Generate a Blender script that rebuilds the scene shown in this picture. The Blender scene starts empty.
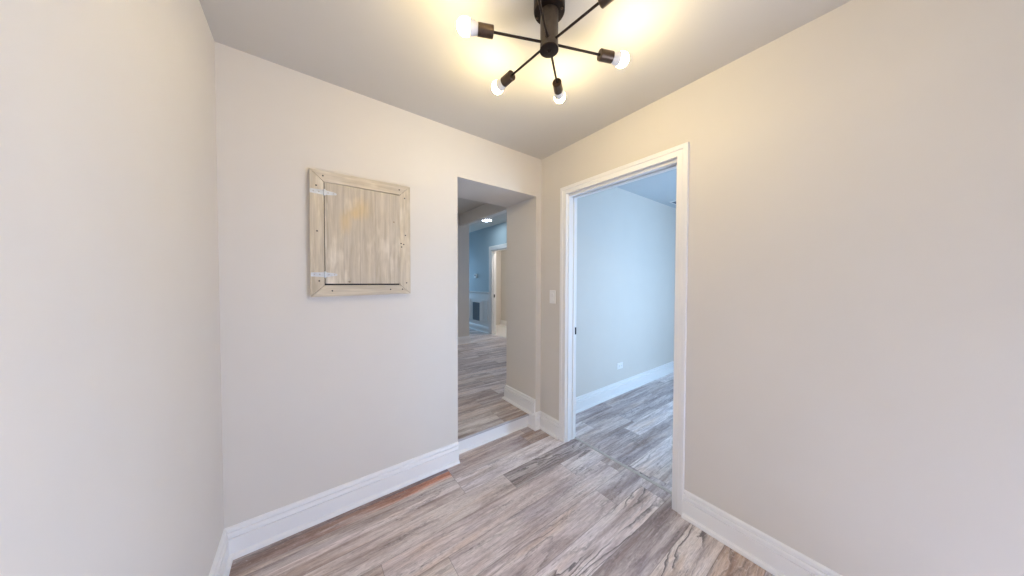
import bpy, bmesh, math, random
from mathutils import Vector, Matrix
S = bpy.context.scene
COL = S.collection
R = math.radians

# ------------------------------------------------------------------ camera
CAM = Vector((-1.7369, -1.8754, 1.3363)); FPX = 276.99
yaw, pit, rol = 0.6431, -0.0207, 0.0025
Fv = Vector((math.sin(yaw)*math.cos(pit), math.cos(yaw)*math.cos(pit), math.sin(pit)))
Rv = Vector((math.cos(yaw), -math.sin(yaw), 0)); Uv = Rv.cross(Fv)
R2 = math.cos(rol)*Rv + math.sin(rol)*Uv; U2 = math.cos(rol)*Uv - math.sin(rol)*Rv
cd = bpy.data.cameras.new('camera'); cd.sensor_width = 36; cd.lens = FPX*36/1024
cd.clip_start = 0.02
cam = bpy.data.objects.new('camera', cd); COL.objects.link(cam)
m = Matrix((R2, U2, -Fv)).transposed().to_4x4(); m.translation = CAM
cam.matrix_world = m
S.camera = cam

# ------------------------------------------------------------------ world, exposure, daylight, added fill lights
w = bpy.data.worlds.new('world'); S.world = w; w.use_nodes = True
w.node_tree.nodes['Background'].inputs[0].default_value = (0.55, 0.7, 1.0, 1)
w.node_tree.nodes['Background'].inputs[1].default_value = 1.0
S.view_settings.view_transform = 'Standard'; S.view_settings.look = 'None'
S.view_settings.exposure = 0.0; S.view_settings.gamma = 1.0
S.view_settings.use_curve_mapping = False
S.cycles.max_bounces = 12; S.cycles.diffuse_bounces = 8

def area(name, loc, rot, sx, sy, power, col):
    l = bpy.data.lights.new(name, 'AREA'); l.shape = 'RECTANGLE'; l.size = sx; l.size_y = sy
    l.energy = power; l.color = col
    o = bpy.data.objects.new(name, l); o.location = loc; o.rotation_euler = [R(a) for a in rot]
    COL.objects.link(o); return o

BULB = 190.0
FILL_ENTRY, DAY_SIDE, FILL_HALL, FILL_END = 63, 93, 8, 40
area('fill_entry', (0.035, -2.72, 0.58), (90, 0, 90), 0.6, 0.9, FILL_ENTRY, (0.575, 0.725, 1.08))  # fill added low behind the viewpoint to lift the left and back walls
area('daylight_side', (1.62, -2.52, 1.15), (90, 0, 0), 0.7, 1.5, DAY_SIDE, (0.44, 0.68, 1.0))
area('fill_hall', (1.95, 1.45, 1.55), (90, 0, 90), 1.5, 1.5, FILL_HALL, (0.42, 0.62, 1.0))  # unseen fill added to brighten the hall floor while missing the jamb
area('fill_hall_end', (1.3, 6.75, 1.5), (90, 0, 180), 0.6, 1.3, FILL_END, (0.36, 0.66, 1.0))  # unseen fill added at the hall end to brighten the blue-grey wall

# ------------------------------------------------------------------ node helpers
def mat(name):
    mt = bpy.data.materials.new(name); mt.use_nodes = True
    nt = mt.node_tree; b = nt.nodes['Principled BSDF']
    return mt, nt, b
def N(nt, t, **k):
    n = nt.nodes.new(t)
    for a, v in k.items(): setattr(n, a, v)
    return n
def L(nt, a, b): nt.links.new(a, b)
def srgb(r, g, b):
    f = lambda c: (c/255/12.92) if c/255 <= 0.04045 else ((c/255+0.055)/1.055)**2.4
    return (f(r), f(g), f(b), 1)
def MATH(nt, op, a, b=None, c=None, clamp=False):
    n = N(nt, 'ShaderNodeMath', operation=op); n.use_clamp = clamp
    for i, v in enumerate((a, b, c)):
        if v is None: continue
        if isinstance(v, (int, float)): n.inputs[i].default_value = v
        else: L(nt, v, n.inputs[i])
    return n.outputs[0]
def RAMP(nt, v, lo, hi, a=0.0, b=1.0):
    n = N(nt, 'ShaderNodeMapRange'); n.clamp = True
    L(nt, v, n.inputs[0])
    n.inputs[1].default_value = lo; n.inputs[2].default_value = hi
    n.inputs[3].default_value = a; n.inputs[4].default_value = b
    return n.outputs[0]
def MIX(nt, fac, a, b, blend='MIX'):
    n = N(nt, 'ShaderNodeMix', data_type='RGBA', blend_type=blend)
    if isinstance(fac, (int, float)): n.inputs[0].default_value = fac
    else: L(nt, fac, n.inputs[0])
    for i, v in ((6, a), (7, b)):
        if isinstance(v, tuple): n.inputs[i].default_value = v
        else: L(nt, v, n.inputs[i])
    return n.outputs[2]
def NOISE(nt, vec, scale, detail=4, rough=0.55, dist=0.0):
    n = N(nt, 'ShaderNodeTexNoise'); n.inputs['Scale'].default_value = scale
    n.inputs['Detail'].default_value = detail; n.inputs['Roughness'].default_value = rough
    n.inputs['Distortion'].default_value = dist
    L(nt, vec, n.inputs['Vector']); return n.outputs['Fac']
def XYZ(nt, x, y, z):
    n = N(nt, 'ShaderNodeCombineXYZ')
    for i, v in enumerate((x, y, z)):
        if isinstance(v, (int, float)): n.inputs[i].default_value = v
        else: L(nt, v, n.inputs[i])
    return n.outputs[0]

def paint(name, col, rough=0.6, bump=0.06):
    mt, nt, b = mat(name)
    tc = N(nt, 'ShaderNodeTexCoord')
    f = NOISE(nt, tc.outputs['Object'], 260, 3)
    bp = N(nt, 'ShaderNodeBump'); bp.inputs['Strength'].default_value = bump; bp.inputs['Distance'].default_value = 0.002
    L(nt, f, bp.inputs['Height']); L(nt, bp.outputs[0], b.inputs['Normal'])
    g = NOISE(nt, tc.outputs['Object'], 3.0, 3)
    c = MIX(nt, RAMP(nt, g, 0.3, 0.7), col, tuple(x*0.975 for x in col[:3])+(1,))
    L(nt, c, b.inputs['Base Color']); b.inputs['Roughness'].default_value = rough
    return mt
def plain(name, col, rough=0.4, metal=0.0):
    mt, nt, b = mat(name)
    b.inputs['Base Color'].default_value = col; b.inputs['Roughness'].default_value = rough
    b.inputs['Metallic'].default_value = metal
    return mt
def metal(name, col, rough, met=0.8, amt=0.25):
    mt, nt, b = mat(name)
    tc = N(nt, 'ShaderNodeTexCoord')
    g = NOISE(nt, tc.outputs['Object'], 45, 4)
    L(nt, MIX(nt, RAMP(nt, g, 0.3, 0.7), col, tuple(x*(1-amt) for x in col[:3])+(1,)), b.inputs['Base Color'])
    b.inputs['Roughness'].default_value = rough; b.inputs['Metallic'].default_value = met
    return mt

M = {}
M['wall'] = paint('wall_paint', (0.705, 0.664, 0.606, 1), 0.55)
M['hallwall'] = paint('hall_wall_paint', (0.40, 0.49, 0.54, 1), 0.55)
M['ceilblue'] = paint('cool_ceiling_paint', (0.58, 0.63, 0.66, 1), 0.75)
M['ceil'] = paint('ceiling_paint', (0.60, 0.572, 0.518, 1), 0.75)
M['trim'] = plain('trim_paint', (0.86, 0.85, 0.84, 1), 0.35)
M['plate'] = plain('white_plastic', (0.85, 0.84, 0.83, 1), 0.35)
M['slot'] = plain('dark_slot', (0.03, 0.03, 0.035, 1), 0.5)
M['black'] = metal('black_metal', (0.012, 0.012, 0.015, 1), 0.4, 0.6)
M['bronze'] = metal('dark_bronze', (0.045, 0.030, 0.022, 1), 0.38, 0.75)
M['stem'] = metal('stem_bronze', (0.10, 0.078, 0.060, 1), 0.42, 0.6)
M['socket'] = metal('bronze_socket', (0.13, 0.088, 0.058, 1), 0.33, 0.8)
M['galv'] = metal('galvanised_steel', (0.72, 0.75, 0.78, 1), 0.4, 0.35)
M['strip'] = metal('threshold_strip', (0.56, 0.53, 0.50, 1), 0.45, 0.1)
M['grille'] = plain('grille_dark', (0.20, 0.25, 0.30, 1), 0.6)
M['knot'] = plain('wood_knot', srgb(150, 134, 116), 0.8)
M['tile'] = paint('white_tile', (0.82, 0.82, 0.82, 1), 0.25, 0.0)
M['collar'] = plain('bulb_collar_plastic', (0.82, 0.80, 0.76, 1), 0.4)

mt, nt, b = mat('bulb_glow'); M['bulb'] = mt
b.inputs['Base Color'].default_value = (0.9, 0.88, 0.82, 1)
b.inputs['Emission Color'].default_value = (1.0, 0.79, 0.41, 1)
tip = N(nt, 'ShaderNodeAttribute', attribute_name='tip')       # LED bulb: most light leaves through the tip of the globe
L(nt, RAMP(nt, tip.outputs['Fac'], 0.15, 0.85, BULB*0.22, BULB), b.inputs['Emission Strength'])
mt, nt, b = mat('downlight_glow'); M['can'] = mt
b.inputs['Emission Color'].default_value = (0.75, 0.9, 1.0, 1); b.inputs['Emission Strength'].default_value = 45.0
mt, nt, b = mat('small_room_fill_glow'); M['fill_room'] = mt
b.inputs['Emission Color'].default_value = (1.0, 0.9, 0.82, 1); b.inputs['Emission Strength'].default_value = 150.0
mt, nt, b = mat('jamb_fill_glow'); M['fill_jamb'] = mt
b.inputs['Emission Color'].default_value = (0.96, 0.95, 0.94, 1); b.inputs['Emission Strength'].default_value = 108.0
mt, nt, b = mat('window_glass'); M['glass'] = mt
gl = N(nt, 'ShaderNodeBsdfGlossy'); gl.inputs['Roughness'].default_value = 0.02
tr = N(nt, 'ShaderNodeBsdfTransparent'); mx = N(nt, 'ShaderNodeMixShader'); mx.inputs[0].default_value = 0.06
L(nt, tr.outputs[0], mx.inputs[1]); L(nt, gl.outputs[0], mx.inputs[2])
L(nt, mx.outputs[0], nt.nodes['Material Output'].inputs['Surface'])

# weathered vinyl planks: colour, seed and grain strength come from each plank
PW = 0.157
mt, nt, b = mat('weathered_planks'); M['floor'] = mt
uv = N(nt, 'ShaderNodeUVMap', uv_map='plank_uv'); sp = N(nt, 'ShaderNodeSeparateXYZ'); L(nt, uv.outputs[0], sp.inputs[0])
u, v = sp.outputs[0], sp.outputs[1]
at = lambda n: N(nt, 'ShaderNodeAttribute', attribute_name=n)
acol = at('plank_color').outputs['Color']; seed = at('plank_seed').outputs['Fac']
grain = at('plank_grain').outputs['Fac']; plen = at('plank_length').outputs['Fac']; pwid = at('plank_width').outputs['Fac']
sz = MATH(nt, 'MULTIPLY', seed, 37.0)
big = NOISE(nt, XYZ(nt, MATH(nt, 'MULTIPLY', u, 1.6), MATH(nt, 'MULTIPLY', v, 15.0), sz), 1.0, 4, 0.55, 0.4)
mid = NOISE(nt, XYZ(nt, MATH(nt, 'MULTIPLY', u, 5.0), MATH(nt, 'MULTIPLY', v, 70.0), sz), 1.0, 5, 0.6, 0.3)
fine = NOISE(nt, XYZ(nt, MATH(nt, 'MULTIPLY', u, 22.0), MATH(nt, 'MULTIPLY', v, 330.0), sz), 1.0, 3, 0.6)
blot = NOISE(nt, XYZ(nt, MATH(nt, 'MULTIPLY', u, 3.2), MATH(nt, 'MULTIPLY', v, 18.0), MATH(nt, 'ADD', sz, 9.0)), 1.0, 6, 0.65, 0.6)
speck = NOISE(nt, XYZ(nt, MATH(nt, 'MULTIPLY', u, 50.0), MATH(nt, 'MULTIPLY', v, 120.0), sz), 1.0, 4, 0.65, 0.5)
acol = MIX(nt, 1.0, MIX(nt, 0.18, acol, (0.84, 0.81, 0.82, 1)), (1.27, 1.25, 1.29, 1), 'MULTIPLY')
c = acol
c = MIX(nt, RAMP(nt, big, 0.46, 0.66, 0.0, 0.85), c, MIX(nt, 1.0, acol, srgb(190, 180, 177), 'MULTIPLY'))
c = MIX(nt, RAMP(nt, big, 0.50, 0.34, 0.0, 0.75), c, srgb(236, 229, 226))
hue = NOISE(nt, XYZ(nt, MATH(nt, 'MULTIPLY', u, 2.1), MATH(nt, 'MULTIPLY', v, 11.0), MATH(nt, 'ADD', sz, 21.0)), 1.0, 3, 0.5, 0.5)
c = MIX(nt, RAMP(nt, hue, 0.54, 0.70, 0.0, 0.5), c, MIX(nt, 1.0, c, srgb(205, 203, 218), 'MULTIPLY'))
c = MIX(nt, RAMP(nt, hue, 0.46, 0.30, 0.0, 0.5), c, MIX(nt, 1.0, c, srgb(250, 232, 212), 'MULTIPLY'))
c = MIX(nt, RAMP(nt, mid, 0.45, 0.78, 0.0, 0.55), c, MIX(nt, 1.0, acol, srgb(168, 156, 150), 'MULTIPLY'))
c = MIX(nt, RAMP(nt, mid, 0.48, 0.25, 0.0, 0.35), c, srgb(222, 214, 208))
# dark weathered blotches
bm_ = MATH(nt, 'MULTIPLY', RAMP(nt, blot, 0.53, 0.66), RAMP(nt, speck, 0.38, 0.62))
c = MIX(nt, MATH(nt, 'MULTIPLY', bm_, 0.62), c, srgb(112, 104, 106))
# cathedral growth lines
warp = NOISE(nt, XYZ(nt, MATH(nt, 'MULTIPLY', u, 1.1), MATH(nt, 'MULTIPLY', v, 6.0), MATH(nt, 'ADD', sz, 4.0)), 1.0, 3, 0.5, 0.2)
wob = NOISE(nt, XYZ(nt, MATH(nt, 'MULTIPLY', u, 11.0), MATH(nt, 'MULTIPLY', v, 22.0), sz), 1.0, 3, 0.6)
ph = MATH(nt, 'ADD', MATH(nt, 'ADD', MATH(nt, 'MULTIPLY', warp, 9.0), MATH(nt, 'MULTIPLY', wob, 1.1)), MATH(nt, 'MULTIPLY', v, 26.0))
fr = MATH(nt, 'FRACT', ph)
ln = MATH(nt, 'MULTIPLY', RAMP(nt, fr, 0.60, 0.86), RAMP(nt, fr, 1.0, 0.93))
lm = NOISE(nt, XYZ(nt, MATH(nt, 'MULTIPLY', u, 1.6), MATH(nt, 'MULTIPLY', v, 12.0), MATH(nt, 'ADD', sz, 2.0)), 1.0, 2)
ln = MATH(nt, 'MULTIPLY', MATH(nt, 'MULTIPLY', ln, RAMP(nt, lm, 0.40, 0.58)), grain)
c = MIX(nt, MATH(nt, 'MULTIPLY', ln, 0.85), c, srgb(96, 89, 90))
hl = MATH(nt, 'MULTIPLY', MATH(nt, 'MULTIPLY', RAMP(nt, fr, 0.10, 0.0), RAMP(nt, lm, 0.40, 0.58)), grain)
c = MIX(nt, MATH(nt, 'MULTIPLY', hl, 0.5), c, srgb(240, 236, 232))
c = MIX(nt, RAMP(nt, fine, 0.42, 0.72, 0.0, 0.45), c, MIX(nt, 1.0, c, srgb(150, 142, 138), 'MULTIPLY'))
c = MIX(nt, RAMP(nt, speck, 0.55, 0.72, 0.0, 0.35), c, MIX(nt, 1.0, c, srgb(172, 164, 160), 'MULTIPLY'))
c = MIX(nt, RAMP(nt, speck, 0.42, 0.28, 0.0, 0.4), c, srgb(232, 226, 222))
du = MATH(nt, 'MINIMUM', u, MATH(nt, 'SUBTRACT', plen, u)); dv = MATH(nt, 'MINIMUM', v, MATH(nt, 'SUBTRACT', pwid, v))
dm = MATH(nt, 'MINIMUM', du, dv)
c = MIX(nt, RAMP(nt, dm, 0.0006, 0.0018, 0.55, 0.0), c, srgb(96, 88, 84))
L(nt, c, b.inputs['Base Color'])
b.inputs['Roughness'].default_value = 0.42; b.inputs['Specular IOR Level'].default_value = 0.4
bp = N(nt, 'ShaderNodeBump'); bp.inputs['Strength'].default_value = 0.12; bp.inputs['Distance'].default_value = 0.002
hgt = MATH(nt, 'SUBTRACT', MATH(nt, 'ADD', fine, RAMP(nt, dm, 0.0, 0.003)), MATH(nt, 'MULTIPLY', ln, 0.6))
L(nt, hgt, bp.inputs['Height']); L(nt, bp.outputs[0], b.inputs['Normal'])

def oldwood(name, axis, base=(205, 194, 178), stains=False):
    mt, nt, b = mat(name)
    tc = N(nt, 'ShaderNodeTexCoord'); s3 = N(nt, 'ShaderNodeSeparateXYZ'); L(nt, tc.outputs['Object'], s3.inputs[0])
    X, Z = s3.outputs[0], s3.outputs[2]
    a, c_ = (Z, X) if axis == 'z' else (X, Z)       # a runs along the grain
    pl = MATH(nt, 'FLOOR', MATH(nt, 'MULTIPLY', MATH(nt, 'ADD', c_, 10.0), 1/0.082)) if stains else 3.3
    g1 = NOISE(nt, XYZ(nt, MATH(nt, 'MULTIPLY', c_, 42.0), MATH(nt, 'MULTIPLY', a, 2.6), pl), 1.0, 5, 0.6, 0.5)
    g2 = NOISE(nt, XYZ(nt, MATH(nt, 'MULTIPLY', c_, 210.0), MATH(nt, 'MULTIPLY', a, 9.0), pl), 1.0, 4, 0.6)
    g3 = NOISE(nt, XYZ(nt, MATH(nt, 'MULTIPLY', c_, 9.0), MATH(nt, 'MULTIPLY', a, 3.5), pl), 1.0, 3)
    c = MIX(nt, RAMP(nt, g1, 0.35, 0.68), srgb(*base), srgb(base[0]-34, base[1]-35, base[2]-36))
    c = MIX(nt, RAMP(nt, g3, 0.45, 0.75, 0, 0.6), c, srgb(192, 184, 174))
    c = MIX(nt, RAMP(nt, g3, 0.46, 0.3, 0, 0.6), c, srgb(238, 230, 216))
    c = MIX(nt, RAMP(nt, g2, 0.48, 0.78, 0, 0.45), c, srgb(158, 147, 133))
    if stains:
        fx = MATH(nt, 'FRACT', MATH(nt, 'MULTIPLY', MATH(nt, 'ADD', c_, 10.0), 1/0.082))
        seam = MATH(nt, 'MINIMUM', fx, MATH(nt, 'SUBTRACT', 1.0, fx))
        c = MIX(nt, RAMP(nt, seam, 0.0, 0.025, 0.35, 0.0), c, srgb(120, 110, 98))
        for (sx, sz_, rx, rz) in ((-1.462, 1.765, 0.065, 0.075), (-1.545, 1.68, 0.035, 0.08), (-1.50, 1.73, 0.04, 0.04)):
            dx = MATH(nt, 'DIVIDE', MATH(nt, 'SUBTRACT', X, sx), rx); dz = MATH(nt, 'DIVIDE', MATH(nt, 'SUBTRACT', Z, sz_), rz)
            r_ = MATH(nt, 'SQRT', MATH(nt, 'ADD', MATH(nt, 'MULTIPLY', dx, dx), MATH(nt, 'MULTIPLY', dz, dz)))
            r_ = MATH(nt, 'ADD', r_, MATH(nt, 'MULTIPLY', MATH(nt, 'SUBTRACT', g1, 0.5), 1.6))
            c = MIX(nt, RAMP(nt, r_, 0.2, 1.1, 0.42, 0.0), c, srgb(218, 186, 122))
    L(nt, c, b.inputs['Base Color']); b.inputs['Roughness'].default_value = 0.75
    bp = N(nt, 'ShaderNodeBump'); bp.inputs['Strength'].default_value = 0.3; bp.inputs['Distance'].default_value = 0.003
    L(nt, g2, bp.inputs['Height']); L(nt, bp.outputs[0], b.inputs['Normal'])
    return mt
M['wood_v'] = oldwood('whitewashed_wood_upright', 'z', (216, 204, 182))
M['wood_h'] = oldwood('whitewashed_wood_crosswise', 'x', (216, 204, 182))
M['wood_door'] = oldwood('whitewashed_wood_door', 'z', (210, 199, 180), True)

# ------------------------------------------------------------------ mesh helpers
def box(bm, x0, x1, y0, y1, z0, z1, mi=0):
    vs = [bm.verts.new((x, y, z)) for x in (x0, x1) for y in (y0, y1) for z in (z0, z1)]
    for f in ((0, 1, 3, 2), (4, 6, 7, 5), (0, 4, 5, 1), (2, 3, 7, 6), (0, 2, 6, 4), (1, 5, 7, 3)):
        bm.faces.new([vs[i] for i in f]).material_index = mi
def prism(bm, pts, d0, d1, place):
    """outline pts (a,b) extruded from d0 to d1; place(a,b,d)->xyz"""
    A = [bm.verts.new(place(a, b_, d0)) for a, b_ in pts]; B = [bm.verts.new(place(a, b_, d1)) for a, b_ in pts]
    bm.faces.new(A); bm.faces.new(B[::-1])
    n = len(pts)
    for i in range(n): bm.faces.new((A[i], A[(i+1) % n], B[(i+1) % n], B[i]))
def sweep(bm, prof, path, side, place, closed_ends=True):
    n = len(path); P = [Vector(p) for p in path]; off = []
    for i in range(n):
        ns = []
        for j in (i-1, i):
            if 0 <= j < n-1:
                d = (P[j+1]-P[j]).normalized(); ns.append(Vector((-d.y, d.x))*side)
        off.append(ns[0] if len(ns) == 1 else (ns[0]+ns[1])/(1+ns[0].dot(ns[1])))
    rings = [[bm.verts.new(place(P[i]+off[i]*a, b_)) for a, b_ in prof] for i in range(n)]
    k = len(prof)
    for i in range(n-1):
        for j in range(k):
            bm.faces.new((rings[i][j], rings[i][(j+1) % k], rings[i+1][(j+1) % k], rings[i+1][j]))
    if closed_ends: bm.faces.new(rings[0]); bm.faces.new(rings[-1][::-1])
def lathe(bm, prof, org, axis, seg=28, ref=None, mi=0):
    ax = Vector(axis).normalized(); ref = Vector((0, 0, 1)) if abs(ax.z) < 0.9 else Vector((1, 0, 0))
    e1 = ax.cross(ref).normalized(); e2 = ax.cross(e1); rings = []
    for (t, r) in prof:
        if r < 1e-6: rings.append([bm.verts.new(Vector(org)+ax*t)])
        else: rings.append([bm.verts.new(Vector(org)+ax*t+(e1*math.cos(2*math.pi*i/seg)+e2*math.sin(2*math.pi*i/seg))*r) for i in range(seg)])
    for a, c in zip(rings, rings[1:]):
        for i in range(seg):
            j = (i+1) % seg
            if len(a) == 1 and len(c) == 1: continue
            f = [a[0], c[i], c[j]] if len(a) == 1 else ([a[i], c[0], a[j]] if len(c) == 1 else [a[i], c[i], c[j], a[j]])
            bm.faces.new(f).material_index = mi
    for rg in (rings[0], rings[-1]):
        if len(rg) > 1: bm.faces.new(rg)
def obj(name, bm, mats, parent=None, smooth=False, bevel=0, loc=None):
    bmesh.ops.recalc_face_normals(bm, faces=bm.faces)
    me = bpy.data.meshes.new(name); bm.to_mesh(me); bm.free()
    for m_ in (mats if isinstance(mats, (list, tuple)) else [mats]): me.materials.append(M[m_])
    o = bpy.data.objects.new(name, me); COL.objects.link(o)
    if smooth:
        for p in me.polygons: p.use_smooth = True
        try: me.set_sharp_from_angle(angle=R(40))
        except Exception: pass
    if bevel:
        md = o.modifiers.new('bevel', 'BEVEL'); md.width = bevel; md.segments = 2; md.limit_method = 'ANGLE'; md.angle_limit = R(40)
    if parent:
        o.parent = parent; o.matrix_parent_inverse = Matrix.Translation(parent.location).inverted()
    return o
def thing(name, loc, label, cat=None, group=None, kind=None):
    o = bpy.data.objects.new(name, None); o.location = loc; o.empty_display_size = 0.05; COL.objects.link(o)
    return tag(o, label, cat, group, kind)
def tag(o, label, cat=None, group=None, kind=None):
    if label: o['label'] = label
    if cat: o['category'] = cat
    if group: o['group'] = group
    if kind: o['kind'] = kind
    return o
def struct(name, bm, mats, label, cat, **k):
    return tag(obj(name, bm, mats, **k), label, cat, kind='structure')
BM = bmesh.new

# ------------------------------------------------------------------ setting: dimensions
H = 2.45; LW = -2.059; FY = -3.15; T = 0.455         # ceiling, left wall, front wall, thick back wall
OL, OR_, OT = -0.8325, -0.0604, 2.108                # opening in the back wall
RX = 0.115; D0, D1, DT = -1.152, -0.314, 2.043       # right wall thickness, door opening
SF = 0.12; HC = 2.64                                 # raised hall floor, hall ceiling
SX, HX = 3.9, 1.76                                   # side room far wall, hall right wall
HL, HY = -2.7, 6.6

# walls
bm = BM()
box(bm, LW-0.12, OL, 0, T, 0, 2.75); box(bm, OR_, SX+0.12, 0, T, 0, 2.75); box(bm, OL, OR_, 0, T, OT, 2.75)
struct('wall_back', bm, 'wall', 'greige wall with the wood panel and the tall cased-free opening to the hall', 'wall')
bm = BM(); box(bm, LW-0.12, LW, FY, 0, 0, 2.6)
struct('wall_left', bm, 'wall', 'plain greige wall at the near left, ending at the wall with the wood panel', 'wall')
SY = -2.25; WE = (-3.05, -2.40, 0.1, 1.08)              # side room front wall; opening added behind the viewpoint for the entry fill
bm = BM(); box(bm, 0, RX, FY, WE[0], 0, 2.6); box(bm, 0, RX, WE[1], D0-0.018, 0, 2.6); box(bm, 0, RX, D1+0.018, 0, 0, 2.6); box(bm, 0, RX, D0-0.018, D1+0.018, DT+0.046, 2.6)
box(bm, 0, RX, WE[0], WE[1], 0, WE[2]); box(bm, 0, RX, WE[0], WE[1], WE[3], 2.6)
struct('wall_right', bm, 'wall', 'greige wall holding the white cased doorway to the side room', 'wall')
bm = BM(); W2 = (1.25, 1.98, 0.4, 1.9)
box(bm, LW-0.12, RX, FY-0.12, FY, 0, 2.6)
struct('wall_front', bm, 'wall', 'plain wall behind the viewpoint', 'wall')
bm = BM(); box(bm, RX, W2[0], SY-0.12, SY, 0, 2.6); box(bm, W2[1], SX+0.12, SY-0.12, SY, 0, 2.6)
box(bm, W2[0], W2[1], SY-0.12, SY, 0, W2[2]); box(bm, W2[0], W2[1], SY-0.12, SY, W2[3], 2.6)
struct('wall_side_front', bm, 'wall', 'side room wall with the daylight window', 'wall')
bm = BM(); box(bm, SX, SX+0.12, SY, 0, 0, 2.6); struct('wall_side', bm, 'wall', 'far wall of the side room', 'wall')
# hall walls
bm = BM(); 
box(bm, HL-0.12, HL, T, HY, 0, 2.75)
struct('wall_hall_left', bm, 'wall', 'outer wall of the space beyond the opening', 'wall')
bm = BM(); box(bm, HL, 0.89, 3.05, 3.17, SF, HC)
struct('wall_hall', bm, 'wall', 'grey wall end seen at the left inside the opening', 'wall')
bm = BM(); box(bm, 0.68, 0.785, T, 3.05, 2.42, HC)
struct('trim_1', bm, 'wall', 'boxed ceiling beam running back above the hall opening', 'beam')
B0, B1, BT = 2.72, 3.585, 2.075                       # doorway in the hall's right wall
bm = BM(); z1 = 1.09
WH = (0.75, 2.15, 0.95, 2.2)
for a, c in ((T, WH[0]), (WH[1], B0), (B1, HY)):
    box(bm, HX, HX+0.12, a, c, z1, HC, 0); box(bm, HX, HX+0.12, a, c, 0, z1, 1)
box(bm, HX, HX+0.12, B0, B1, BT, HC, 0); box(bm, HX, HX+0.12, WH[0], WH[1], 0, WH[2], 1); box(bm, HX, HX+0.12, WH[0], WH[1], WH[3], HC, 0)
struct('wall_hall_right', bm, ['hallwall', 'trim'], 'blue-grey hall wall above white wainscot', 'wall')
bm = BM(); box(bm, HL-0.12, 0.95, HY, HY+0.12, 0, 2.75); box(bm, 1.65, 3.2, HY, HY+0.12, 0, 2.75)
box(bm, 0.95, 1.65, HY, HY+0.12, 0, 0.8); box(bm, 0.95, 1.65, HY, HY+0.12, 2.2, 2.75)
struct('wall_hall_end', bm, 'hallwall', 'end wall of the blue-grey hall', 'wall')
bm = BM(); box(bm, 2.72, 2.84, 2.35, HY, 0, HC); box(bm, HX+0.12, 2.72, 4.6, 4.72, 0, HC); box(bm, HX+0.12, 2.72, 2.35, 2.47, 0, HC)
struct('wall_white_room', bm, 'wall', 'pale wall of the small room beyond the hall doorway', 'wall')
# ceilings
bm = BM(); box(bm, LW-0.12, 0, FY-0.12, 0, H, 2.62); struct('ceiling', bm, 'ceil', 'smooth off-white ceiling with the bronze light fixture', 'ceiling')
bm = BM(); box(bm, RX, SX+0.12, SY-0.12, 0, H, 2.62); struct('ceiling', bm, 'ceilblue', 'ceiling of the side room seen through the doorway', 'ceiling')
bm = BM(); box(bm, HL-0.12, 3.2, T, HY+0.12, HC, 2.8); struct('ceiling', bm, 'ceil', 'ceiling of the hall beyond the opening', 'ceiling')

# ------------------------------------------------------------------ floors
rnd = random.Random(5)
PAL = [(205, 196, 190), (196, 184, 174), (186, 174, 168), (176, 164, 160), (214, 207, 203), (168, 157, 154), (200, 190, 180), (190, 181, 178)]
def floor_mesh(name, x0, x1, y0, y1, z, custom, label, thick, ends=None):
    bm = BM(); uvl = bm.loops.layers.uv.new('plank_uv')
    lc = bm.loops.layers.float_color.new('plank_color')
    ls, lg, ll, lw_ = (bm.loops.layers.float.new(n) for n in ('plank_seed', 'plank_grain', 'plank_length', 'plank_width'))
    def plank(a, c, ya, yb, col, seed, g, pa=None, pc=None, py=None, colr=None):
        if c-a < 1e-4 or yb-ya < 1e-4: return
        pa = a if pa is None else pa; pc = c if pc is None else pc; py = ya if py is None else py
        vs = [bm.verts.new(q) for q in ((a, ya, z), (c, ya, z), (c, yb, z), (a, yb, z))]
        f = bm.faces.new(vs)
        for lp in f.loops:
            co = lp.vert.co
            lp[uvl].uv = (co.x-pa, co.y-py); k = srgb(*(colr if (colr and co.x > (a+c)/2) else col))
            lp[lc] = k; lp[ls] = seed; lp[lg] = g; lp[ll] = pc-pa; lp[lw_] = PW if py != ya or abs(yb-ya-PW) < 1e-3 else yb-ya
    k0 = math.ceil((y1+0.007)/PW)+1
    k = k0; 
    while True:
        top = -0.007+PW*k; bot = top-PW
        if top <= y0: break
        ya, yb = max(bot, y0), min(top, y1)
        if yb > ya:
            row = -k
            if row in custom:
                segs = custom[row]
            else:
                r2 = random.Random(row*7+13+int(x0*10)); s = x0-r2.uniform(0, 1.2); segs = []
                while s < x1:
                    e = s+r2.choice((1.22, 1.22, 0.8, 0.6)); segs.append((s, e, r2.choice(PAL), r2.random() < 0.35 and 0.8 or 0.15)); s = e
            for sg in segs:
                a, c = max(sg[0], x0), min(sg[1], x1)
                if c <= a: continue
                sub = sg[4] if len(sg) > 4 else None
                if sub:
                    pa, pc = sg[5] if len(sg) > 5 else sg[:2]
                    for (qa, qb, col, colr, g) in sub:
                        plank(a, c, max(qa, ya), min(qb, yb), col, 0.37+row*0.11, g, pa, pc, bot, colr)
                else:
                    plank(a, c, ya, yb, sg[2], rnd.random(), sg[3], sg[0], sg[1], bot)
        k -= 1
    # edge and underside
    vs = [bm.verts.new(q) for q in ((x0, y0, z-0.001), (x1, y0, z-0.001), (x1, y1, z-0.001), (x0, y1, z-0.001))]
    vb = [bm.verts.new((q.co.x, q.co.y, z-thick)) for q in vs]
    bm.faces.new(vb)
    for i in range(4): bm.faces.new((vs[i], vs[(i+1) % 4], vb[(i+1) % 4], vb[i]))
    me = bpy.data.meshes.new(name); bm.normal_update()
    for f in bm.faces:
        if f.calc_center_median().z > z-0.0005 and f.normal.z < 0: f.normal_flip()
    bm.to_mesh(me); bm.free(); me.materials.append(M['floor'])
    o = bpy.data.objects.new(name, me); COL.objects.link(o)
    return tag(o, label, 'floor', kind='structure')
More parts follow.
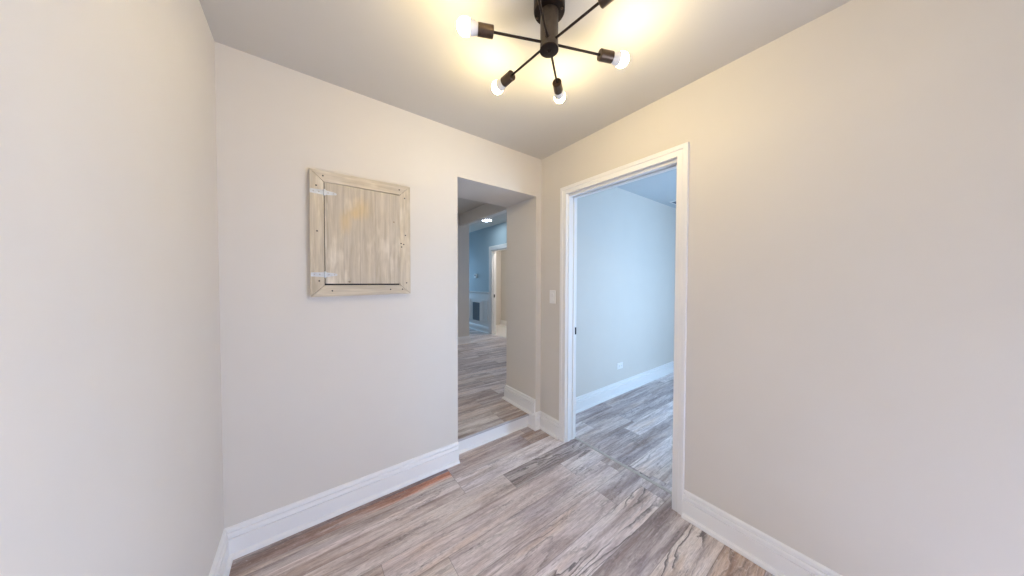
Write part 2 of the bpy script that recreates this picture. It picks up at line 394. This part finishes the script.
WHITE, PINK, GREY, MAUVE, BEIGE, DARK, BROWN = (228, 223, 220), (204, 192, 186), (190, 181, 176), (160, 148, 143), (206, 195, 180), (160, 150, 145), (186, 164, 140)
entry = {
 0: [(-2.3, -1.43, MAUVE, 0.2, [(-0.064, -0.007, (138, 124, 114), (140, 118, 106), 0.3), (-0.135, -0.064, (146, 130, 118), (166, 118, 84), 0.0), (-0.164, -0.135, (186, 172, 160), (178, 164, 152), 0.0)], (-2.3, -0.935)),
     (-1.43, -0.935, MAUVE, 0.2, [(-0.064, -0.007, (140, 118, 106), (112, 110, 120), 0.3), (-0.135, -0.064, (166, 116, 80), (214, 116, 36), 0.0), (-0.164, -0.135, (178, 164, 152), (180, 170, 164), 0.0)], (-2.3, -0.935)),
     (-0.935, -0.245, (178, 163, 156), 0.0), (-0.245, 1.0, (160, 140, 126), 0.3)],
 1: [(-2.15, -0.935, (190, 176, 164), 0.1, [(-0.215, -0.164, (166, 150, 138), (180, 170, 164), 0.0), (-0.250, -0.215, (226, 216, 207), (220, 212, 208), 0.0), (-0.3211, -0.250, (190, 175, 164), (194, 182, 174), 0.1)]), (-0.935, 0.285, WHITE, 0.3)],
 2: [(-1.865, -0.645, (208, 198, 190), 0.2), (-0.645, 0.575, (146, 136, 132), 0.9)],
 3: [(-2.6, -1.46, (200, 186, 172), 0.2), (-1.46, -0.24, (214, 203, 197), 0.25), (-0.24, 1.0, WHITE, 0.8)],
 4: [(-2.4, -1.19, (196, 182, 168), 0.3), (-1.19, 0.03, (212, 202, 197), 0.3), (0.03, 1.2, GREY, 0.3)],
 5: [(-2.6, -1.467, PINK, 0.3), (-1.467, -0.247, (212, 202, 198), 0.6), (-0.247, 1.0, (192, 184, 182), 0.35)],
 6: [(-2.4, -1.2, GREY, 0.4), (-1.2, 0.02, (228, 221, 218), 1.0), (0.02, 1.2, (180, 170, 168), 0.2)],
 7: [(-2.6, -1.1, BEIGE, 0.3), (-1.1, 0.12, (152, 139, 134), 0.15)],
 8: [(-2.6, -1.0, GREY, 0.3), (-1.0, 0.22, (208, 198, 184), 1.0)],
 9: [(-2.6, -0.9, BEIGE, 0.4), (-0.9, 0.3, (186, 162, 136), 0.5)],
}
side = {
 0: [(-0.5, 0.9, (176, 164, 162), 0.2), (0.9, 2.1, (168, 158, 156), 0.3), (2.1, 3.3, WHITE, 0.2), (3.3, 4.5, GREY, 0.2)],
 1: [(-0.84, 0.38, WHITE, 0.4), (0.38, 1.6, (170, 160, 160), 0.3), (1.6, 2.82, (182, 172, 168), 0.3), (2.82, 4.0, WHITE, 0.2)],
 2: [(-0.3, 0.78, (190, 180, 176), 0.3), (0.78, 2.0, (166, 158, 160), 0.5), (2.0, 3.2, GREY, 0.2)],
 3: [(-0.6, 0.6, (182, 172, 170), 0.5), (0.6, 1.82, WHITE, 0.3), (1.82, 3.0, MAUVE, 0.2)],
 4: [(-0.2, 1.0, (178, 169, 168), 0.4), (1.0, 2.2, (170, 162, 164), 0.3), (2.2, 3.4, GREY, 0.3)],
 5: [(-1.0, 0.145, (162, 154, 156), 0.9), (0.145, 1.37, WHITE, 0.6), (1.37, 2.6, MAUVE, 0.4)],
}
hall = {
 -1: [(-1.55, -0.35, (176, 163, 150), 0.1), (-0.35, 0.87, (164, 148, 134), 0.2)],
 -2: [(-1.56, -0.345, (198, 188, 176), 0.2), (-0.345, 0.87, (172, 156, 142), 0.3)],
 -3: [(-1.9, -0.7, (170, 158, 146), 0.2), (-0.7, 0.5, (178, 164, 152), 0.2)],
 -4: [(-1.56, -0.34, (196, 182, 172), 0.2), (-0.34, 0.87, (182, 170, 160), 0.3)],
 -5: [(-1.3, -0.05, (166, 152, 146), 0.2), (-0.05, 1.2, WHITE, 0.3)],
}
floor_mesh('floor', LW-0.02, RX, FY, 0.085, 0.0, entry, 'weathered grey and beige plank floor of the entry room', 0.12)
floor_mesh('floor', RX, SX+0.02, SY, 0.0, 0.0, side, 'weathered plank floor of the bluish side room', 0.12)
floor_mesh('floor', HL-0.02, HX, 0.066, HY, SF, hall, 'raised weathered plank floor beyond the step', 0.02)
bm = BM(); box(bm, HX, 2.72, 2.4, 4.72, 0, SF+0.002); struct('floor', bm, 'tile', 'white floor of the small room past the hall', 'floor')
# step riser and threshold strip
bm = BM(); box(bm, OL, OR_, 0.081, 0.098, 0.0, SF-0.020)
prism(bm, [(0.081, 0), (0.068, 0), (0.069, 0.006), (0.074, 0.012), (0.081, 0.014)], OL, OR_, lambda a, b_, d: (d, a, b_))
struct('trim_2', bm, 'trim', 'white riser board of the single step under the opening', 'riser')
bm = BM(); prism(bm, [(0.101, 0.0), (0.103, 0.003), (0.115, 0.005), (0.127, 0.003), (0.129, 0.0)], D0, D1, lambda a, b_, d: (a, d, b_))
struct('trim_3', bm, 'strip', 'thin grey threshold strip across the doorway floor', 'threshold')

# ------------------------------------------------------------------ baseboards
def bprof(z=0.0, shoe=True):
    p = [(0, 0), (0.034, 0), (0.034, 0.007), (0.030, 0.016), (0.018, 0.021)] if shoe else [(0, 0), (0.018, 0)]
    p += [(0.018, 0.094), (0.010, 0.0955), (0.010, 0.1005), (0.0165, 0.103), (0.016, 0.114), (0.012, 0.121), (0.0045, 0.1225), (0.0045, 0.1285), (0.0115, 0.131), (0.0105, 0.140), (0.005, 0.1465), (0, 0.148)]
    return [(a, c+z) for a, c in p]
flat = lambda p, b_: (p.x, p.y, b_)
def baseboard(name, path, sidev, label, z=0.0):
    bm = BM(); sweep(bm, bprof(z), path, sidev, flat)
    return struct(name, bm, 'trim', label, 'baseboard')
CY0, CY1, CT = -1.215, -0.250, 2.122                  # outer edges of the door casing
baseboard('baseboard_left', [(LW, FY), (LW, 0), (OL, 0)], -1, 'white baseboard along the left wall and under the wood panel')
baseboard('baseboard_right', [(0, WE[1]), (0, CY0)], 1, 'white baseboard from the doorway casing towards the viewer')
bm = BM()
sweep(bm, bprof(0), [(0, CY1), (0, 0), (OR_, 0), (OR_, 0.081)], 1, flat)
sweep(bm, bprof(SF), [(OR_, 0.0), (OR_, T), (1.0, T)], 1, flat)
box(bm, OR_-0.019, OR_, -0.019, 0.081, 0.016, SF+0.012)
struct('baseboard_back', bm, 'trim', 'white baseboard climbing the step at the right of the opening', 'baseboard')
baseboard('baseboard_side', [(RX, D1+0.05), (RX, 0), (SX, 0)], -1, 'white baseboard in the side room through the doorway')
baseboard('baseboard_hall', [(HL, 3.05), (0.89, 3.05), (0.89, 3.17)], -1, 'white baseboard on the grey wall end inside the opening', SF)
bm = BM(); sweep(bm, bprof(SF), [(HX, HY), (HX, B1+0.08)], -1, flat); sweep(bm, bprof(SF), [(HX, B0-0.08), (HX, T)], -1, flat)
struct('baseboard_hall_right', bm, 'trim', 'white baseboard under the hall wainscot', 'baseboard')
baseboard('baseboard_white_room', [(2.72, 2.47), (2.72, 4.6)], 1, 'white baseboard of the small room past the hall', SF)

# ------------------------------------------------------------------ doorway to the side room
CPROF = [(0, 0), (0, 0.011), (0.004, 0.013), (0.036, 0.0135), (0.040, 0.018), (0.066, 0.019), (0.068, 0.016), (0.068, 0)]
CPROF = [(a*0.9, b_) for a, b_ in CPROF]
d1 = thing('door_1', (0.05, (D0+D1)/2, 0), 'white cased pocket doorway in the right wall', 'doorway', kind='structure')
bm = BM(); iy0, iy1, it = D0-0.011, D1+0.003+0.0, DT+0.006
sweep(bm, CPROF, [(D0-0.002, 0), (D0-0.002, DT+0.018), (D1+0.003, DT+0.018), (D1+0.003, 0)], 1, lambda p, b_: (-b_, p.x, p.y))
obj('casing', bm, 'trim', d1)
bm = BM(); sweep(bm, CPROF, [(D0-0.002, 0), (D0-0.002, DT+0.018), (D1+0.003, DT+0.018), (D1+0.003, 0)], 1, lambda p, b_: (RX+b_, p.x, p.y))
obj('casing', bm, 'trim', d1)
bm = BM()                                             # strike-side jamb with a shallow central stop
box(bm, 0, RX, D1, D1+0.018, 0, DT+0.04)
box(bm, 0.012, 0.040, D1-0.008, D1, 0, DT); box(bm, 0.075, 0.103, D1-0.008, D1, 0, DT)
obj('jamb', bm, 'trim', d1)
bm = BM()                                             # pocket-side split jamb
box(bm, 0, 0.036, D0-0.018, D0, 0, DT+0.018); box(bm, 0.079, RX, D0-0.018, D0, 0, DT+0.018); box(bm, 0.036, 0.079, D0-0.018, D0-0.012, 0, DT+0.018)
obj('jamb', bm, 'trim', d1)
bm = BM()                                             # split head with the track slot
box(bm, 0, RX, D0-0.018, D1+0.018, DT+0.040, DT+0.045)
box(bm, 0.013, 0.046, D0, D1, DT, DT+0.040); box(bm, 0.071, RX, D0, D1, DT, DT+0.040)
obj('head_jamb', bm, 'trim', d1)
bm = BM(); box(bm, 0.048, 0.069, D0+0.01, D1-0.01, DT+0.022, DT+0.0395); tr_ = obj('track', bm, 'slot', d1); tr_['label'] = 'dark sliding track'
bm = BM(); box(bm, 0.096, 0.1095, D1-0.0115, D1-0.002, 0.895, 0.955); k = obj('strike_plate', bm, 'black', d1, bevel=0.001); k['label'] = 'black strike plate'

# ------------------------------------------------------------------ hall doorway and wainscot
d2 = thing('door_2', (HX+0.06, (B0+B1)/2, SF), 'white cased doorway far down the hall', 'doorway', kind='structure')
CP2 = [(a*1.5, b_) for a, b_ in CPROF]
bm = BM(); sweep(bm, CP2, [(B0-0.006, SF), (B0-0.006, BT+0.006), (B1+0.006, BT+0.006), (B1+0.006, SF)], 1, lambda p, b_: (HX-b_, p.x, p.y)); obj('casing', bm, 'trim', d2)
bm = BM(); box(bm, HX, HX+0.12, B1-0.012, B1+0.004, SF, BT); box(bm, HX+0.04, HX+0.08, B1-0.022, B1-0.012, SF, BT); obj('jamb', bm, 'trim', d2)
bm = BM(); box(bm, HX, HX+0.12, B0-0.004, B0+0.012, SF, BT); obj('jamb', bm, 'trim', d2)
bm = BM(); box(bm, HX, HX+0.12, B0, B1, BT-0.012, BT+0.004); obj('head_jamb', bm, 'trim', d2)
bm = BM(); box(bm, HX+0.045, HX+0.075, B1-0.0255, B1-0.021, 0.98, 1.05); k = obj('strike_plate', bm, 'black', d2); k['label'] = 'black strike plate'
bm = BM()
sweep(bm, [(0, 1.045), (0.012, 1.05), (0.018, 1.075), (0.03, 1.085), (0.03, 1.10), (0, 1.105)], [(HX, HY), (HX, B1+0.10)], -1, flat)
struct('trim_4', bm, 'trim', 'white chair rail on the hall wall', 'chair rail')
bm = BM()
def frame_rect(bm, y0, y1, z0, z1, w_=0.03, t=0.022):
    for a, c, e, f in ((y0, y1, z0, z0+w_), (y0, y1, z1-w_, z1), (y0, y0+w_, z0+w_, z1-w_), (y1-w_, y1, z0+w_, z1-w_)): box(bm, HX-t, HX, a, c, e, f)
frame_rect(bm, 3.76, 4.03, 0.38, 0.90)
frame_rect(bm, 4.62, 5.3, 0.38, 0.90)
struct('trim_5', bm, 'trim', 'raised panel moulding on the hall wainscot', 'panel moulding')
g = thing('return_grille', (HX, 4.3, 0.35), 'dark slatted air return grille set in the white hall wainscot', 'vent grille')
bm = BM(); frame_rect(bm, 4.10, 4.51, 0.345, 0.85, 0.024, 0.010); obj('frame', bm, 'trim', g)
bm = BM(); box(bm, HX-0.002, HX-0.0005, 4.122, 4.488, 0.367, 0.828); obj('backing', bm, 'grille', g)
bm = BM()
for i in range(13):
    y = 4.138+i*0.028; box(bm, HX-0.008, HX-0.002, y, y+0.008, 0.368, 0.827)
obj('slats', bm, 'grille', g)
t_ = thing('thermostat', (HX, 4.33, 1.5), 'small grey thermostat on the blue-grey hall wall', 'thermostat')
bm = BM(); box(bm, HX-0.022, HX, 4.27, 4.39, 1.44, 1.55); obj('housing', bm, 'plate', t_, bevel=0.004)
bm = BM(); box(bm, HX-0.0235, HX-0.0215, 4.30, 4.36, 1.49, 1.53); obj('display', bm, 'slot', t_)
r_ = thing('ceiling_disc_light', (1.345, 3.142, HC), 'round lit downlight in the hall ceiling', 'ceiling light')
bm = BM(); lathe(bm, [(0, 0.125), (0.004, 0.125), (0.006, 0.11), (0.003, 0.105), (0, 0.105)], (1.345, 3.142, HC-0.0005), (0, 0, -1), 32); obj('trim_ring', bm, 'plate', r_, smooth=True)
bm = BM(); lathe(bm, [(0, 0.105), (0.0035, 0.104), (0.0045, 0.04), (0.005, 0)], (1.345, 3.142, HC-0.0005), (0, 0, -1), 32); obj('lens', bm, 'can', r_, smooth=True)
r_ = thing('ceiling_disc_light', (2.3, 3.2, HC), 'unseen round downlight added to brighten the small room past the hall', 'ceiling light')  # lamp added out of view to brighten the pale wall here
bm = BM(); lathe(bm, [(0, 0.125), (0.004, 0.125), (0.006, 0.11), (0.003, 0.105), (0, 0.105)], (2.3, 3.2, HC-0.0005), (0, 0, -1), 32); obj('trim_ring', bm, 'plate', r_, smooth=True)
bm = BM(); lathe(bm, [(0, 0.105), (0.0035, 0.104), (0.0045, 0.04), (0.005, 0)], (2.3, 3.2, HC-0.0005), (0, 0, -1), 32); obj('lens', bm, 'fill_room', r_, smooth=True)

r_ = thing('ceiling_disc_light', (-1.3, 1.75, HC), 'unseen round downlight added to light the jamb of the opening, nearest the step', 'ceiling light')  # lamp added out of view to lift the jamb and nearby floor
bm = BM(); lathe(bm, [(0, 0.125), (0.004, 0.125), (0.006, 0.11), (0.003, 0.105), (0, 0.105)], (-1.3, 1.75, HC-0.0005), (0, 0, -1), 32); obj('trim_ring', bm, 'plate', r_, smooth=True)
bm = BM(); lathe(bm, [(0, 0.105), (0.0035, 0.104), (0.0045, 0.04), (0.005, 0)], (-1.3, 1.75, HC-0.0005), (0, 0, -1), 32); obj('lens', bm, 'fill_jamb', r_, smooth=True)

# ------------------------------------------------------------------ side room window, added entry fill panel
def window(name, W, y, label):
    e = thing(name, ((W[0]+W[1])/2, y, W[2]), label, 'window', kind='structure')
    bm = BM(); f = 0.05; x0, x1, z0, z1 = W; y0_, y1_ = y-0.09, y-0.04; zm = (z0+z1)/2
    for q in ((x0, x1, z0, z0+f), (x0, x1, z1-f, z1), (x0, x0+f, z0+f, z1-f), (x1-f, x1, z0+f, z1-f), (x0+f, x1-f, zm-f/2, zm+f/2)): box(bm, q[0], q[1], y0_, y1_, q[2], q[3])
    obj('frame', bm, 'trim', e)
    bm = BM(); box(bm, x0+f, x1-f, y-0.067, y-0.063, z0+f, zm-f/2); box(bm, x0+f, x1-f, y-0.067, y-0.063, zm+f/2, z1-f); obj('pane', bm, 'glass', e)
window('window_1', W2, SY, 'daylight window of the side room')
e = thing('entry_fill_panel', (0.06, -2.72, 0.1), 'unseen low glazed panel added behind the viewpoint for the entry fill', 'window', kind='structure')  # invented panel, gives the added entry fill an opening
bm = BM(); f = 0.04
for q in ((WE[0], WE[1], WE[2], WE[2]+f), (WE[0], WE[1], WE[3]-f, WE[3]), (WE[0], WE[0]+f, WE[2]+f, WE[3]-f), (WE[1]-f, WE[1], WE[2]+f, WE[3]-f)): box(bm, -0.004, 0.03, q[0], q[1], q[2], q[3])
obj('frame', bm, 'trim', e)
bm = BM(); box(bm, 0.012, 0.016, WE[0]+f, WE[1]-f, WE[2]+f, WE[3]-f); obj('pane', bm, 'glass', e)

# ------------------------------------------------------------------ rustic wood wall panel
bx0, bx1, bz0, bz1 = -1.711, -1.182, 1.253, 1.952
bw = 0.064; yt = -0.030
p_ = thing('wall_hatch', ((bx0+bx1)/2, 0, bz0), 'square whitewashed wooden hatch with galvanised hinges hung on the wall', 'wooden hatch')
fr_ = lambda a, b_, d: (a, d, b_)
def board(name, pts, mt): 
    bm = BM(); prism(bm, pts, 0.0, yt, fr_); return obj(name, bm, mt, p_, bevel=0.0015)
g_ = 0.0009
st1 = board('frame_stile', [(bx0, bz0+g_), (bx0, bz1-0.008), (bx0+bw, bz1-bw-0.004), (bx0+bw, bz0+bw+g_)], 'wood_v')
st2 = board('frame_stile', [(bx1, bz0+g_+0.008), (bx1, bz1), (bx1-bw, bz1-bw), (bx1-bw, bz0+bw+g_)], 'wood_v')
rl1 = board('frame_rail', [(bx0+g_, bz1-0.008), (bx1-g_, bz1), (bx1-bw, bz1-bw+g_*2), (bx0+bw+g_, bz1-bw-0.004+g_*2)], 'wood_h')
rl2 = board('frame_rail', [(bx0+2*g_, bz0), (bx1-g_, bz0+0.008), (bx1-bw-g_, bz0+bw), (bx0+bw+g_, bz0+bw)], 'wood_h')
bm = BM()
dx0, dx1, dz0, dz1 = bx0+bw+0.0035, bx1-bw-0.0003, bz0+bw+0.009, bz1-bw-0.0035
box(bm, dx0, dx1, yt-0.0, -0.004, dz0, dz1)
dr = obj('door_panel', bm, 'wood_door', p_, bevel=0.0015)
bm = BM(); box(bm, bx0+0.02, bx1-0.02, -0.0035, -0.0005, bz0+0.02, bz1-0.02); k = obj('back_board', bm, 'slot', p_); k['label'] = 'dark backing behind the gaps'
def screw(x, z, par, r=0.0042, name='screw_hole'):
    bm = BM(); lathe(bm, [(0, r), (0.0008, r), (0.0010, 0)], (x, yt, z), (0, -1, 0), 12); return obj(name, bm, 'slot', par)
for (x, z, par) in ((-1.650, 1.917, rl1), (-1.681, 1.859, st1), (-1.679, 1.613, st1), (-1.672, 1.341, st1), (-1.612, 1.286, rl2), (-1.305, 1.290, rl2), (-1.233, 1.290, rl2),
                    (-1.207, 1.331, st2), (-1.213, 1.636, st2), (-1.217, 1.872, st2), (-1.250, 1.920, rl1), (-1.240, 1.582, st2), (-1.237, 1.560, st2), (-1.224, 1.577, st2)):
    screw(x, z, par)
def knot(x, z, r):
    bm = BM(); lathe(bm, [(0, r), (0.0006, r), (0.0008, 0)], (x, yt, z), (0, -1, 0), 14); k = obj('knot', bm, 'knot', dr); k['label'] = 'small brown knot'
knot(-1.528, 1.337, 0.006); knot(-1.283, 1.712, 0.0045)
def hinge(zc):
    x = bx0+bw+0.002; y0_ = yt
    h = None
    bm = BM(); prism(bm, [(bx0+0.002, zc-0.011), (x-0.005, zc-0.013), (x-0.005, zc+0.013), (bx0+0.002, zc+0.011)], y0_, y0_-0.003, fr_)
    prism(bm, [(x+0.005, zc-0.013), (x+0.054, zc-0.006), (x+0.060, zc), (x+0.054, zc+0.006), (x+0.005, zc+0.013)], y0_, y0_-0.003, fr_)
    h = obj('hinge', bm, 'galv', p_)
    h['label'] = 'galvanised strap hinge'
    bm = BM(); lathe(bm, [(-0.017, 0.0), (-0.017, 0.0045), (-0.013, 0.006), (0.013, 0.006), (0.017, 0.0045), (0.017, 0.0)], (x, y0_-0.004, zc), (0, 0, 1), 14); obj('knuckle', bm, 'galv', h, smooth=True)
    for sx in (bx0+0.018, bx0+0.042, x+0.018, x+0.044):
        bm = BM(); lathe(bm, [(0, 0.0038), (0.0012, 0.003), (0.0015, 0)], (sx, y0_-0.003, zc), (0, -1, 0), 10); obj('screw', bm, 'strip', h)
hinge(1.827); hinge(1.376)

# ------------------------------------------------------------------ switch, outlet, vent
s_ = thing('light_switch', (0, -0.153, 1.21), 'white rocker light switch between the opening and the doorway casing', 'light switch')
bm = BM(); box(bm, -0.006, 0, -0.188, -0.118, 1.152, 1.267); obj('plate', bm, 'plate', s_, bevel=0.002)
bm = BM(); prism(bm, [(-0.0062, 1.176), (-0.0085, 1.177), (-0.007, 1.21), (-0.011, 1.242), (-0.0062, 1.243)], -0.1695, -0.1365, lambda a, b_, d: (a, d, b_)); obj('rocker', bm, 'plate', s_)
o_ = thing('wall_outlet', (1.30, 0, 0.33), 'white wall outlet mounted sideways above the side room baseboard', 'wall outlet')
ox, oz = 1.295, 0.335
bm = BM(); box(bm, ox-0.058, ox+0.058, -0.006, 0, oz-0.037, oz+0.037); obj('plate', bm, 'plate', o_, bevel=0.002)
for sgn in (-1, 1):
    bm = BM(); lathe(bm, [(0, 0.017), (0.002, 0.0165), (0.0022, 0)], (ox+sgn*0.0195, -0.006, oz), (0, -1, 0), 20); rc = obj('receptacle', bm, 'plate', o_, smooth=True)
    bm = BM()
    for dz in (-0.0065, 0.0065): box(bm, ox+sgn*0.0195-0.004, ox+sgn*0.0195+0.004, -0.0086, -0.0081, oz+dz-0.001, oz+dz+0.001)
    box(bm, ox+sgn*0.0195+0.007, ox+sgn*0.0195+0.011, -0.0086, -0.0081, oz-0.002, oz+0.002)
    obj('slots', bm, 'slot', rc)
v_ = thing('ceiling_vent', (2.47, -0.17, H), 'small ceiling air vent in the side room', 'air vent')
vx0, vx1, vy0, vy1 = 2.30, 2.62, -0.25, -0.10
bm = BM()
for q in ((vx0, vx1, vy0, vy0+0.018), (vx0, vx1, vy1-0.018, vy1), (vx0, vx0+0.018, vy0+0.018, vy1-0.018), (vx1-0.018, vx1, vy0+0.018, vy1-0.018)): box(bm, q[0], q[1], q[2], q[3], H-0.008, H)
obj('frame', bm, 'plate', v_)
bm = BM(); box(bm, vx0+0.018, vx1-0.018, vy0+0.018, vy1-0.018, H-0.002, H-0.0005); obj('backing', bm, 'slot', v_)
for i in range(6):
    y = vy0+0.027+i*0.019; bm = BM(); prism(bm, [(y, H-0.0025), (y+0.002, H-0.0025), (y+0.007, H-0.009), (y+0.005, H-0.009)], vx0+0.018, vx1-0.018, lambda a, b_, d: (d, a, b_)); obj('slat', bm, 'grille', v_)

# ------------------------------------------------------------------ ceiling light
lx, ly, la = -0.952, -1.069, 2.282
f_ = thing('ceiling_light', (lx, ly, H), 'dark bronze six-arm ceiling light with bare lit bulbs', 'ceiling light')
bm = BM(); lathe(bm, [(0, 0.059), (0.004, 0.0610), (0.046, 0.0610), (0.050, 0.0585), (0.050, 0.0)], (lx, ly, H), (0, 0, -1), 40); cn = obj('canopy', bm, 'bronze', f_, smooth=True)
for a in (120, 300):
    bm = BM(); lathe(bm, [(0, 0.005), (0.003, 0.005), (0.005, 0.003), (0.0055, 0)], (lx+0.05*math.cos(R(a)), ly+0.05*math.sin(R(a)), H-0.05), (0, 0, -1), 12); obj('screw', bm, 'socket', cn, smooth=True)
bm = BM(); lathe(bm, [(0, 0.0355), (0.144, 0.0355)], (lx, ly, H-0.049), (0, 0, -1), 36); obj('stem', bm, 'stem', f_, smooth=True)
bm = BM(); lathe(bm, [(0, 0.0355), (0.0015, 0.037), (0.005, 0.037), (0.006, 0.034), (0.006, 0.008), (0.011, 0.0065), (0.012, 0.003), (0.012, 0)], (lx, ly, H-0.1915), (0, 0, -1), 36); obj('end_cap', bm, 'bronze', f_, smooth=True)
for ang in (155.5, 94.2, 36.2, -22.8, -84.0, -145.5):
    d = Vector((math.cos(R(ang)), math.sin(R(ang)), 0)); o0 = Vector((lx, ly, la))
    bm = BM(); lathe(bm, [(0.028, 0.0048), (0.228, 0.0048)], o0, d, 14); a_ = obj('arm', bm, 'bronze', f_, smooth=True)
    bm = BM(); lathe(bm, [(0.030, 0.008), (0.0345, 0.008), (0.0355, 0.0055)], o0, d, 14); obj('arm_collar', bm, 'bronze', a_, smooth=True)
    bm = BM(); lathe(bm, [(0.223, 0.006), (0.223, 0.0195), (0.225, 0.0215), (0.281, 0.0215), (0.2815, 0.0195), (0.271, 0.019), (0.271, 0.006)], o0, d, 26); obj('socket', bm, 'socket', f_, smooth=True)
    bm = BM(); lathe(bm, [(0.272, 0.0), (0.272, 0.0165), (0.283, 0.0175), (0.292, 0.0215), (0.302, 0.0245), (0.3125, 0.0265)], o0, d, 28)
    b_ = obj('bulb', bm, 'collar', f_, smooth=True)
    bm = BM(); pr = [(0.3127, 0.0266)]+[(0.329+0.0275*math.sin(R(q))*1.05, 0.0285*math.cos(R(q))) for q in range(-18, 80, 10)]+[(0.3579, 0.0)]; lathe(bm, pr, o0, d, 28); gb = obj('bulb_globe', bm, 'bulb', b_, smooth=True); gb['label'] = 'lit frosted globe'
    ta = gb.data.attributes.new('tip', 'FLOAT', 'POINT')
    for i_, vv in enumerate(gb.data.vertices): ta.data[i_].value = max(0.0, min(1.0, ((vv.co-o0).dot(d)-0.3127)/(0.3579-0.3127)))
